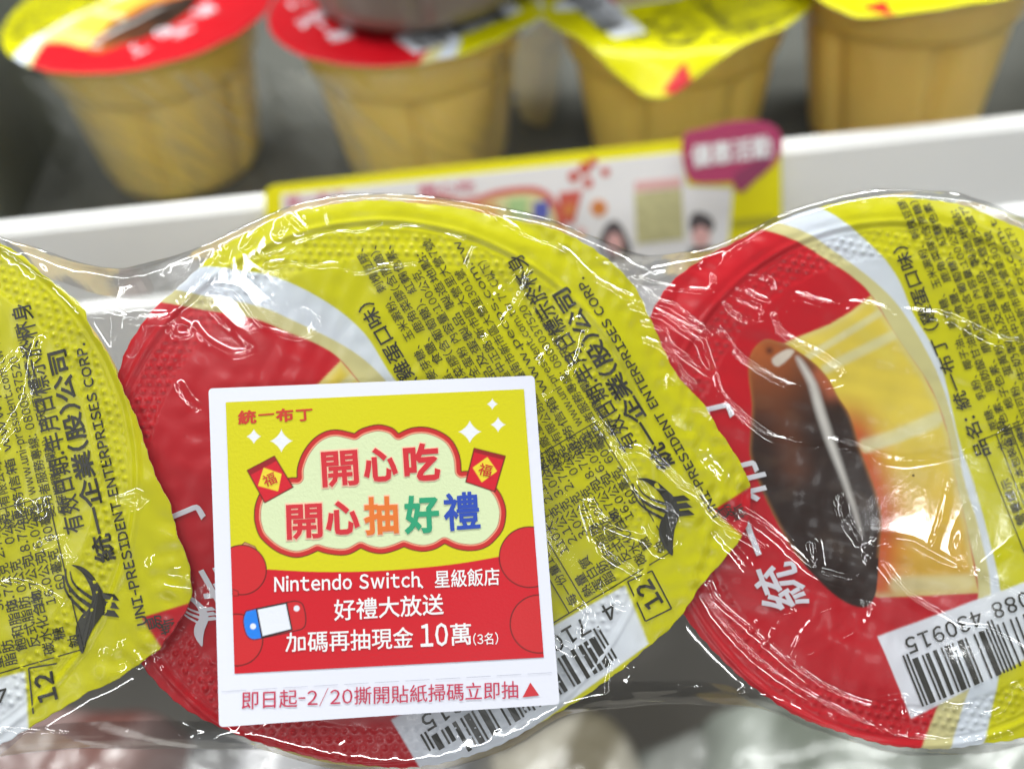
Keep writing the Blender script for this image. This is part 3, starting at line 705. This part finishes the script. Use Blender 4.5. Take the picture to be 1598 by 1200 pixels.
# projective map pixel -> plane, exact
rx, ry = (px_ - 799) / F, -(py_ - 600) / F
oo = P0 + Zp * ZS; den = rx * Zp[0] + ry * Zp[1] - Zp[2]; tq = oo.dot(Zp) / den
Pv = np.stack([rx * tq, ry * tq, -tq], -1) - P0
xs2, ys2 = Pv @ Xp, Pv @ Yp
mesh_obj('print_panel', np.stack([xs2, ys2, hS(xs2, ys2) + .06], -1).reshape(-1, 3) / 1000, grid_faces(NU, NV)[:, ::-1].copy(), M_panel, stk, True, np.clip(Cs, 0, 1).reshape(-1, 3))
def ink_part(name, items, material, lift=.06, zf=hS, parent=stk, P=SP, ex=.05):
    I = Ink()
    for kk, it in enumerate(items):
        if it[0] == 'P': I.poly([P(*p) for p in it[1]]); continue
        if it[0] == 'L':
            n_ = len(I.v); I.line(P(*it[1]), P(*it[2]), it[3])
            for q_ in I.v[n_:]: q_[:, 2] += .012 * (kk % 9)
            continue
        body, a, b, H, bold = it[:5]; kw = it[5] if len(it) > 5 else {}
        A, B = P(*a), P(*b); I.text(body, A, B, H * np.linalg.norm(B - A) / math.dist(a, b), bold, **kw)
    v = I.V(); v[:, 2] = v[:, 2] * .3 + zf(v[:, 0], v[:, 1]) + lift + ex
    return mesh_obj(name, v / 1000, I.f, material, parent)
I_red = mat('headline_red', (.56, .012, .022), .4); I_pink = mat('headline_halo', (.80, .50, .34), .4); I_or = mat('headline_orange', (.68, .15, .01), .4)
I_gr = mat('headline_green', (.01, .30, .14), .4); I_bl = mat('headline_blue', (.012, .055, .38), .4); I_wh = mat('sticker_white_ink', (.80, .78, .78), .4); I_ca = mat('caption_red', (.50, .012, .06), .4)
I_lg = mat('logo_red', (.52, .03, .005), .4)
head = [('開', (502, 732), (559, 728), 56), ('心', (567, 727), (620, 723), 52), ('吃', (630, 724), (686, 720), 56)]
head2 = [('開', (447, 814), (503, 811), 55), ('心', (508, 809), (561, 806), 52)]
def many(ls, b): return [(c_, a_, b_, H_, b) for c_, a_, b_, H_ in ls]
rest = [('抽', (568, 806), (621, 803), 56)], [('好', (630, 804), (685, 801), 56)], [('禮', (692, 800), (748, 796), 57)]
ink_part('headline_halo', many([(c_, (a_[0] - 1.5, a_[1]), (b_[0] + 1.5, b_[1]), H_ + 2) for c_, a_, b_, H_ in head + head2 + rest[0]], .050), I_pink, .05)
ink_part('headline', [(c_, a_, b_, H_, .024 if c_ == '開' else .036) for c_, a_, b_, H_ in head + head2], I_red, .09)
ink_part('headline_orange_letter', many(rest[0], .032), I_or, .09); ink_part('headline_green_letter', many(rest[1], .034), I_gr, .09); ink_part('headline_blue_letter', many(rest[2], .022), I_bl, .09)
ink_part('logo_lettering', [('統', (371, 652), (400, 650), 21, .035), ('一', (403, 648), (428, 646), 20, .02), ('布', (430, 649), (458, 647), 20, .04), ('丁', (462, 648), (488, 646), 20, .03)], I_lg, .06)
ink_part('white_lettering', [('Nintendo Switch', (428, 911), (655, 903.5), 25, .018, {'em': False}), ('、星級飯店', (652, 905), (779, 899), 27, .011), ('好禮大放送', (521, 952), (692, 942), 32, .011),
    *[('L', a_, b_, .25) for a_, b_ in [((447.5, 994.6), (461.5, 993.6)), ((461, 993.2), (460.2, 1015)), ((460.8, 1014.6), (456, 1015)), ((454.2, 986.5), (453.2, 1001)), ((453.4, 1000), (447, 1016)), ((466, 995.2), (475.6, 994.5)), ((466.3, 994.4), (466.6, 1015)), ((475.2, 993.8), (475.8, 1013.8)), ((466.4, 1012.6), (475.9, 1012))]], ('碼再抽現金', (480, 1001.3), (645, 994), 32, .009), ('10', (656, 991), (699, 989), 36, .016, {'em': False}), ('萬', (703, 990), (735, 988), 33, .011), ('(3名)', (738, 997), (777, 995), 18, .008)], I_wh, .07)
ink_part('caption_lettering', [('即日起-2/20撕開貼紙掃碼立即抽', (378, 1092), (808, 1075), 27, .004)], I_ca, .04)
ink_part('arrow_mark', [('P', [(815, 1087), (841, 1084), (827, 1064)])], I_red, .04)
for it in [('福', (411, 752), (430, 744), 19, .012), ('福', (747, 731), (767, 736), 19, .012)]: ink_part('envelope_lettering', [it], I_lg, .07)
perf = []
for k in range(11):
    a = 343 + (866 - 343) * k / 11; b = a + 40; yy = lambda x: 1078 - (x - 343) / 523 * 30
    perf.append(('L', (a + 4, yy(a)), (b + 2, yy(b)), .05))
ink_part('perforation', perf, mat('cut_line', (.42, .43, .50), .6), .02)

# ------------------------------------------------------------------ shelf behind: rail, deck, cups
RIMW = W(218, 14, .332); ZR = RIMW.z; ZD = ZR - .0505; Y1 = RIMW.y; X1 = RIMW.x
def box(name, lo, hi, material, parent=None, bev=0.0, seg=2):
    import bmesh
    bm = bmesh.new(); bmesh.ops.create_cube(bm, size=1)
    for v in bm.verts: v.co = Vector([(lo[i] + hi[i]) / 2 + v.co[i] * (hi[i] - lo[i]) for i in range(3)])
    if bev: bmesh.ops.bevel(bm, geom=bm.edges[:], offset=bev, segments=seg, profile=.5, affect='EDGES')
    me = bpy.data.meshes.new(name); bm.to_mesh(me); bm.free(); me.materials.append(material)
    o = bpy.data.objects.new(name, me); col.objects.link(o); o.parent = parent; return o
tag(box('shelf_deck', (-.7, Y1 - .067, ZD - .012), (.7, Y1 + .40, ZD), M_deck, bev=.001), kind='structure')
tag(box('back_wall', (-.7, Y1 + .402, ZD - .4), (.7, Y1 + .41, ZD + .5), mat('cabinet_back', (.05, .05, .045), .6)), kind='structure')
# rail profile extruded along x
YF = Y1 - .068
ZD0 = ZD; ZD = ZD + .0215
prof = [(YF + .0005, ZD + .0065), (YF - .0025, ZD + .0070), (YF - .004, ZD + .0050), (YF - .0095, ZD - .014), (YF - .012, ZD - .0150), (YF - .018, ZD - .036), (YF - .0205, ZD - .039), (YF - .0195, ZD - .041), (YF + .0005, ZD - .041)]
v = [(x, y, z) for x in (-.7, .7) for y, z in prof]; n = len(prof)
f = [(i, (i + 1) % n, n + (i + 1) % n, n + i) for i in range(n)] + [tuple(range(n))[::-1], tuple(range(n, 2 * n))]
ZD = ZD0
rail = mesh_obj('price_rail', v, f, M_rail); tag(rail, 'white plastic price rail along the shelf edge under the back row of cups', 'shelf rail')

class Plain:   # artwork frame for a lid lying at the origin
    def __init__(s, a, ox=0, oy=0): s.a = a; s.o = (ox, oy)
    def fwd(s, X, Y):
        c, n = math.cos(s.a), math.sin(s.a); return X * c + Y * n + s.o[0], -X * n + Y * c + s.o[1]
    def inv(s, x, y):
        x, y = x - s.o[0], y - s.o[1]; c, n = math.cos(s.a), math.sin(s.a); return x * c - y * n, x * n + y * c
def back_cup(x, y, ang, label, tilt=0, mat_=None, z=0, droop=.0, lobes=6, phase=0, h=50, off=(0, 0)):
    root = empty('custard_cup', Matrix.Translation((x, y, ZR + z)) @ Matrix.Rotation(tilt, 4, 'X'))
    tag(root, label, 'custard cup', 'custard cups standing on the shelf behind')
    ta = R(ang) + R(-123); art = Plain(R(ang), *off)
    pts = []
    for k in range(60):
        t = 2 * math.pi * k / 60; d = abs((t - ta + math.pi) % (2 * math.pi) - math.pi); r = 38.0 + 10 * max(0, 1 - d / .62) ** 1.3; pts.append((r * math.cos(t), r * math.sin(t)))
    def h_(X, Y):
        r = np.hypot(X, Y); return .12 * Waves(8, 8, 20, int(abs(x) * 999) + 3)(X, Y) - droop * sstep(r, 37.5, 50) + .2 * np.exp(-((r - 36.4) / .5) ** 2)
    lid = lid_mesh('foil_lid', np.array(pts), np.array([0., 0.]), h_, art, 420, 70, M_lid, root, .3, 4)
    lim = lambda X, Y: np.hypot(X, Y) < 37
    ink_on('lettering', ink, art, h_, M_ink, lid, lim=lim, lift=.15); ink_on('brand_lettering', wink, art, h_, M_wink, lid, lim=lim, lift=.15); ink_on('bar_code', bars, art, h_, M_ink, lid, lim=lim, lift=.15)
    b = cup_mesh('cup_body', mat_ or M_cup, root, top=-.6, h=h); b.rotation_euler.z = phase
    return root
back_cup(X1, Y1, -128, 'custard cup at the far left of the shelf behind with red picture lid', phase=R(0), off=(0, 5))
back_cup(X1 + .0755, Y1 - .013, 118, 'cup with red and yellow bar-coded lid, second from left on the back shelf', phase=R(0), off=(0, 0))
back_cup(X1 + .1475, Y1 - .021, 18, 'cup on the back shelf whose yellow lid tab hangs down over its front', droop=9, phase=R(30), off=(0, 0))
back_cup(X1 + .2120, Y1 - .024, -4, 'cup at the right end of the back shelf with plain yellow lid edge', mat_=M_cup2, z=.006, h=56, phase=R(0), off=(0, -4))
# second layer standing on the lids
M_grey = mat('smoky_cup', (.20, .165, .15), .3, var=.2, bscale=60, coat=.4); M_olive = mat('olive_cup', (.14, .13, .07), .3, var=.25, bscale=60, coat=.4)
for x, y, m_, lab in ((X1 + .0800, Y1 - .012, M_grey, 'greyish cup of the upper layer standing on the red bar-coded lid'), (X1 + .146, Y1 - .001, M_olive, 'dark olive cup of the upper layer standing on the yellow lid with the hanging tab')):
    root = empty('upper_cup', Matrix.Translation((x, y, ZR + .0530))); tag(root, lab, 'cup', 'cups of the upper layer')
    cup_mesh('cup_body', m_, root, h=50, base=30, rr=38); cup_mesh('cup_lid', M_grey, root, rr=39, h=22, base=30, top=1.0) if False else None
# crinkled film round the back packs
def curtain(name, xa, xb, yf, label, seed):
    NXc, NZc = 260, 110; xs3 = np.linspace(xa, xb, NXc); ts = np.linspace(0, 1, NZc)
    Xc, Tc = np.meshgrid(xs3, ts, indexing='ij')
    u = (Xc - xa) / (xb - xa); yy = yf - .013 * sstep(u, .3, .7) + .030 * (np.abs(2 * u - 1)) ** 6 + .006 * np.abs(np.sin(u * math.pi * 2)) ** .5 * -1
    zz = ZR + .001 - Tc * .0485; yy = yy + .012 * Tc
    W1, W2 = Waves(14, 12, 40, seed), Waves(18, 4, 12, seed + 1)
    a, b = Xc * 1000, zz * 1000
    fold = .35 * W1(a, b * .35) + .2 * np.abs(W2(a * .8 + b * .5, b * .25))
    o = mesh_obj(name, np.stack([Xc, yy - .0015 - fold / 1000 * 1.1, zz], -1).reshape(-1, 3), grid_faces(NXc, NZc), M_film2, None, True)
    tag(o, label, 'plastic wrap')
curtain('crinkled_wrap', X1 - .041, X1 + .1180, Y1 - .036, 'crinkled clear film hanging round the two left cups on the shelf behind', 61)

# left divider and things right of the last cup
tag(box('shelf_divider', (X1 - .060, Y1 - .035, ZD), (X1 - .046, Y1 + .22, ZD + .07), mat('divider_grey', (.115, .125, .105), .35, var=.1), bev=.001), 'grey upright shelf divider left of the back row of cups', 'divider')
dv = box('wire_rack', (-.002, -.09, -.002), (.002, .12, .002), mat('rack_grey', (.28, .27, .26), .35), bev=.0006)
dv.matrix_world = Matrix.Translation((X1 + .277, Y1 + .005, ZD + .03)) @ Matrix.Rotation(R(-22), 4, 'Z') @ Matrix.Rotation(R(20), 4, 'X')
bpy.data.objects.remove(dv)
rk = empty('product_pusher', Matrix.Translation((X1 + .285, Y1 + .0, ZD))); tag(rk, 'grey plastic rack beside the last cup at the right end of the shelf', 'rack')
for i in range(4):
    b = box('rack_bar', (-.006, -.035, .004 + i * .0), (.004, .16, .012), mat('rack_grey', (.26, .25, .24), .35) if i == 0 else bpy.data.materials['rack_grey'], rk, .001)
    b.location = (.016 * i - .012, .0, .010 + .012 * i); b.rotation_euler = (0, 0, R(-28))

# ------------------------------------------------------------------ promotion strip clipped to the rail
TA = R(21); CN = Vector((0, -math.cos(TA), math.sin(TA))); CU = Vector((0, math.sin(TA), math.cos(TA))); CO = Vector((0, YF - .0075, ZD + .0215)); RF = YF - .0200                                       # its front plane
def RP(px, py):
    """mm in the card's plane: x along the rail, y upwards, where the sight line meets it"""
    o = CAM.translation; d = (CAM.to_3x3() @ Vector(ray(px, py))); t = (CO - o).dot(CN) / d.dot(CN); p = o + d * t - CO
    return np.array([p.x * 1000, p.dot(CU) * 1000])
cardM = Matrix(((1, 0, 0, CO.x), (0, CU.y, CN.y, CO.y), (0, CU.z, CN.z, CO.z), (0, 0, 0, 1)))
sg = empty('shelf_promotion_card', cardM)
tag(sg, 'blurred yellow and white promotion card clipped to the white shelf rail', 'promotion card')
def plate(name, pts, z0, z1, material, parent=sg):
    P = [RP(*p) for p in pts]; n = len(P)
    ar = sum(P[i][0] * P[(i + 1) % n][1] - P[(i + 1) % n][0] * P[i][1] for i in range(n))
    if ar < 0: P = P[::-1]
    v = [(x, y, z1) for x, y in P] + [(x, y, z0) for x, y in P]
    f = [tuple(range(n)), tuple(range(2 * n - 1, n - 1, -1))] + [(i, n + i, n + (i + 1) % n, (i + 1) % n) for i in range(n)]
    return mesh_obj(name, np.array(v) / 1000, f, material, parent)
S_y = mat('card_yellow', (.82, .76, .003), .4); S_w = mat('card_white', (.80, .80, .84), .4); S_m = mat('card_maroon', (.42, .045, .14), .4); S_m2 = mat('card_dark_maroon', (.25, .04, .11), .4)
S_b = mat('card_beige', (.50, .48, .26), .5, var=.35, bscale=500); S_p = mat('card_pink', (.72, .42, .42), .5); S_k = mat('card_dark', (.08, .07, .08), .5); S_o = mat('card_orange', (.62, .22, .06), .5); S_r = mat('card_red', (.58, .10, .08), .5)
S_g = mat('card_green', (.40, .60, .28), .5); S_bl = mat('card_blue', (.10, .12, .46), .5); S_c = mat('card_cream', (.68, .66, .36), .5)
plate('yellow_frame', [(420, 292), (430, 289), (1060, 219), (1212, 210), (1218, 240), (1222, 560), (430, 620), (413, 300)], 0, .5, S_y)
plate('white_field', [(440, 303), (1062, 237), (1072, 290), (1143, 293), (1120, 560), (445, 610)], .5, .7, S_w)
def ell(cx, cy, rx, ry, n=20): return [(cx + rx * math.cos(2 * math.pi * k / n), cy + ry * math.sin(2 * math.pi * k / n)) for k in range(n)]
plate('headline_cloud', smooth([(600, 380), (620, 325), (680, 305), (730, 310), (780, 295), (840, 292), (872, 320), (880, 360), (870, 420), (600, 430)], 4, True), .7, .8, S_r)
plate('headline_field', smooth([(612, 380), (630, 335), (685, 315), (730, 320), (780, 306), (835, 302), (862, 325), (868, 360), (855, 415), (615, 425)], 4, True), .8, .9, S_c)
plate('headline_block', [(832, 315), (856, 312), (856, 340), (832, 343)], .9, 1.0, S_bl)
plate('headline_block', [(792, 310), (822, 307), (824, 348), (794, 350)], .9, 1.0, S_g)
plate('headline_block', [(735, 320), (775, 316), (776, 350), (736, 352)], .9, 1.0, S_o)
plate('envelope_print', [(872, 300), (908, 296), (895, 348), (872, 346)], .9, 1.0, S_r); plate('envelope_mark', [(880, 318), (897, 316), (894, 335), (879, 335)], 1.0, 1.1, S_o)
for cx, cy, r in ((895, 275, 9), (917, 285, 8), (912, 262, 10), (944, 268, 7), (925, 252, 7)): plate('blossom_print', ell(cx, cy, r, r), .7, .8, S_r)
plate('coin_print', ell(934, 324, 13, 13), .7, .8, S_o); plate('coin_print', ell(906, 362, 8, 8), .7, .8, S_p)
plate('pink_heading', [(990, 283), (1062, 276), (1062, 292), (990, 299)], .7, .8, S_p)
plate('blank_code_field', [(989, 301), (1063, 293), (1067, 372), (993, 380)], .7, .8, S_b)
plate('portrait_hair', smooth([(958, 343), (975, 362), (983, 400), (932, 400), (940, 360)], 4, True), .7, .8, S_k); plate('portrait_face', ell(958, 380, 13, 18), .8, .9, S_p)
plate('portrait_hair', smooth([(1075, 345), (1085, 330), (1108, 338), (1113, 355), (1100, 365), (1080, 365)], 4, True), .7, .8, S_k); plate('portrait_face', ell(1093, 368, 14, 16), .8, .9, S_p); plate('portrait_body', [(1075, 386), (1112, 384), (1120, 430), (1070, 430)], .7, .75, S_k)
plate('olive_note', [(1142, 342), (1208, 334), (1208, 350), (1142, 358)], .5, .6, mat('card_olive', (.45, .42, .02), .5))
plate('bubble', smooth([(1064, 213), (1095, 200), (1150, 188), (1195, 190), (1215, 205), (1217, 230), (1205, 255), (1170, 285), (1155, 298), (1145, 292), (1140, 282), (1105, 284), (1072, 276)], 3, True), 1.2, 1.8, S_m)
plate('bubble_fold', [(1142, 270), (1205, 232), (1195, 262), (1158, 297), (1147, 292)], 1.8, 1.9, S_m2)
ink_part('white_lettering', [('優惠活動', (1076, 243), (1202, 226), 34, .03)], S_w, 1.95, zf=lambda x, y: 0 * x, parent=sg, P=RP, ex=0)
ink_part('pink_lettering', [('統一布丁', (448, 315), (540, 306), 22, .02), ('開心吃', (655, 298), (742, 289), 20, .02)], mat('card_rose', (.60, .16, .24), .5), .8, zf=lambda x, y: 0 * x, parent=sg, P=RP, ex=0)

# ------------------------------------------------------------------ lower shelf, out of focus under the pack
ZL = W(1000, 1250, .40).z
M_low = mat('lower_shelf_enamel', (.30, .28, .245), .4, var=.2, bscale=12)
tag(box('lower_shelf', (-.9, -.20, ZL - .012), (.9, Y1 + .40, ZL), M_low, bev=.001), kind='structure')
def banded(name, a, b, scale, rot):
    m, n, l, bs = nodes(name); bs.inputs['Roughness'].default_value = .3; bs.inputs['Coat Weight'].default_value = .4
    tc = n.new('ShaderNodeTexCoord'); mp = n.new('ShaderNodeMapping'); mp.inputs['Rotation'].default_value = (0, 0, R(rot)); l.new(tc.outputs['Object'], mp.inputs[0])
    t = n.new('ShaderNodeTexWave'); t.inputs['Scale'].default_value = scale; t.inputs['Distortion'].default_value = 3.0; t.inputs['Detail'].default_value = 2; t.inputs['Detail Scale'].default_value = 1.2
    l.new(mp.outputs[0], t.inputs[0]); r = n.new('ShaderNodeValToRGB'); r.color_ramp.elements[0].color = (*a, 1); r.color_ramp.elements[1].color = (*b, 1)
    r.color_ramp.elements[0].position = .25; r.color_ramp.elements[1].position = .6
    l.new(t.outputs['Fac'], r.inputs[0]); l.new(r.outputs[0], bs.inputs['Base Color'])
    bp = n.new('ShaderNodeBump'); bp.inputs['Distance'].default_value = .002; bp.inputs['Strength'].default_value = .6; l.new(t.outputs['Fac'], bp.inputs['Height']); l.new(bp.outputs[0], bs.inputs['Normal'])
    return m
def low_pack(name, px, py, depth, size, rot, a, b, label, cat='package'):
    """a soft wrapped pack: a rounded slab with a crumpled top"""
    p = W(px, py, depth); nx, ny = 60, 44; g = np.random.default_rng(int(px) + 7); w1 = Waves(10, 18, 60, int(px)); w2 = Waves(10, 7, 16, int(px) + 1)
    U, V = np.meshgrid(np.linspace(-1, 1, nx), np.linspace(-1, 1, ny), indexing='ij')
    hx, hy, hz = size; X, Y = U * hx * 500, V * hy * 500
    prof = (1 - np.abs(U) ** 9) * (1 - np.abs(V) ** 9)
    Z = -hz * 1000 * (1 - np.clip(prof, 0, 1) ** .5) + prof * (1.6 * w1(X, Y) + .7 * np.abs(w2(X, Y)))
    X = X * (1 + .03 * w1(Y, Y * 0)); Y = Y * (1 + .04 * w1(X * 0, X))
    o = mesh_obj(name, np.stack([X, Y, Z], -1).reshape(-1, 3) / 1000, grid_faces(nx, ny), banded(name, a, b, 9, rot + 30), None, True)
    o.matrix_world = Matrix.Translation(p) @ Matrix.Rotation(R(rot), 4, 'Z')
    tag(o, label, cat)
low_pack('grey_package', 480, 1275, .32, (.105, .085, .05), 3, (.12, .12, .12), (.29, .29, .30), 'blurred light grey package at the bottom edge below the sticker')
low_pack('pink_package', 30, 1265, .30, (.060, .080, .05), -8, (.13, .055, .045), (.22, .15, .14), 'blurred dusky pink package in the bottom left corner')
low_pack('beige_package', 850, 1282, .335, (.080, .075, .05), 24, (.13, .115, .08), (.32, .30, .25), 'blurred beige package at the bottom edge right of the sticker')
low_pack('slate_package', 1130, 1290, .34, (.075, .08, .05), 12, (.10, .105, .095), (.20, .205, .19), 'blurred slate grey package at the bottom between the beige and pale green ones')
low_pack('pale_package', 1440, 1272, .32, (.125, .085, .05), -10, (.13, .145, .12), (.25, .27, .24), 'blurred pale green grey package in the bottom right corner')

for o in list(bpy.data.objects):
    if o.type == 'EMPTY' and o.parent is None and not o.children: bpy.data.objects.remove(o)
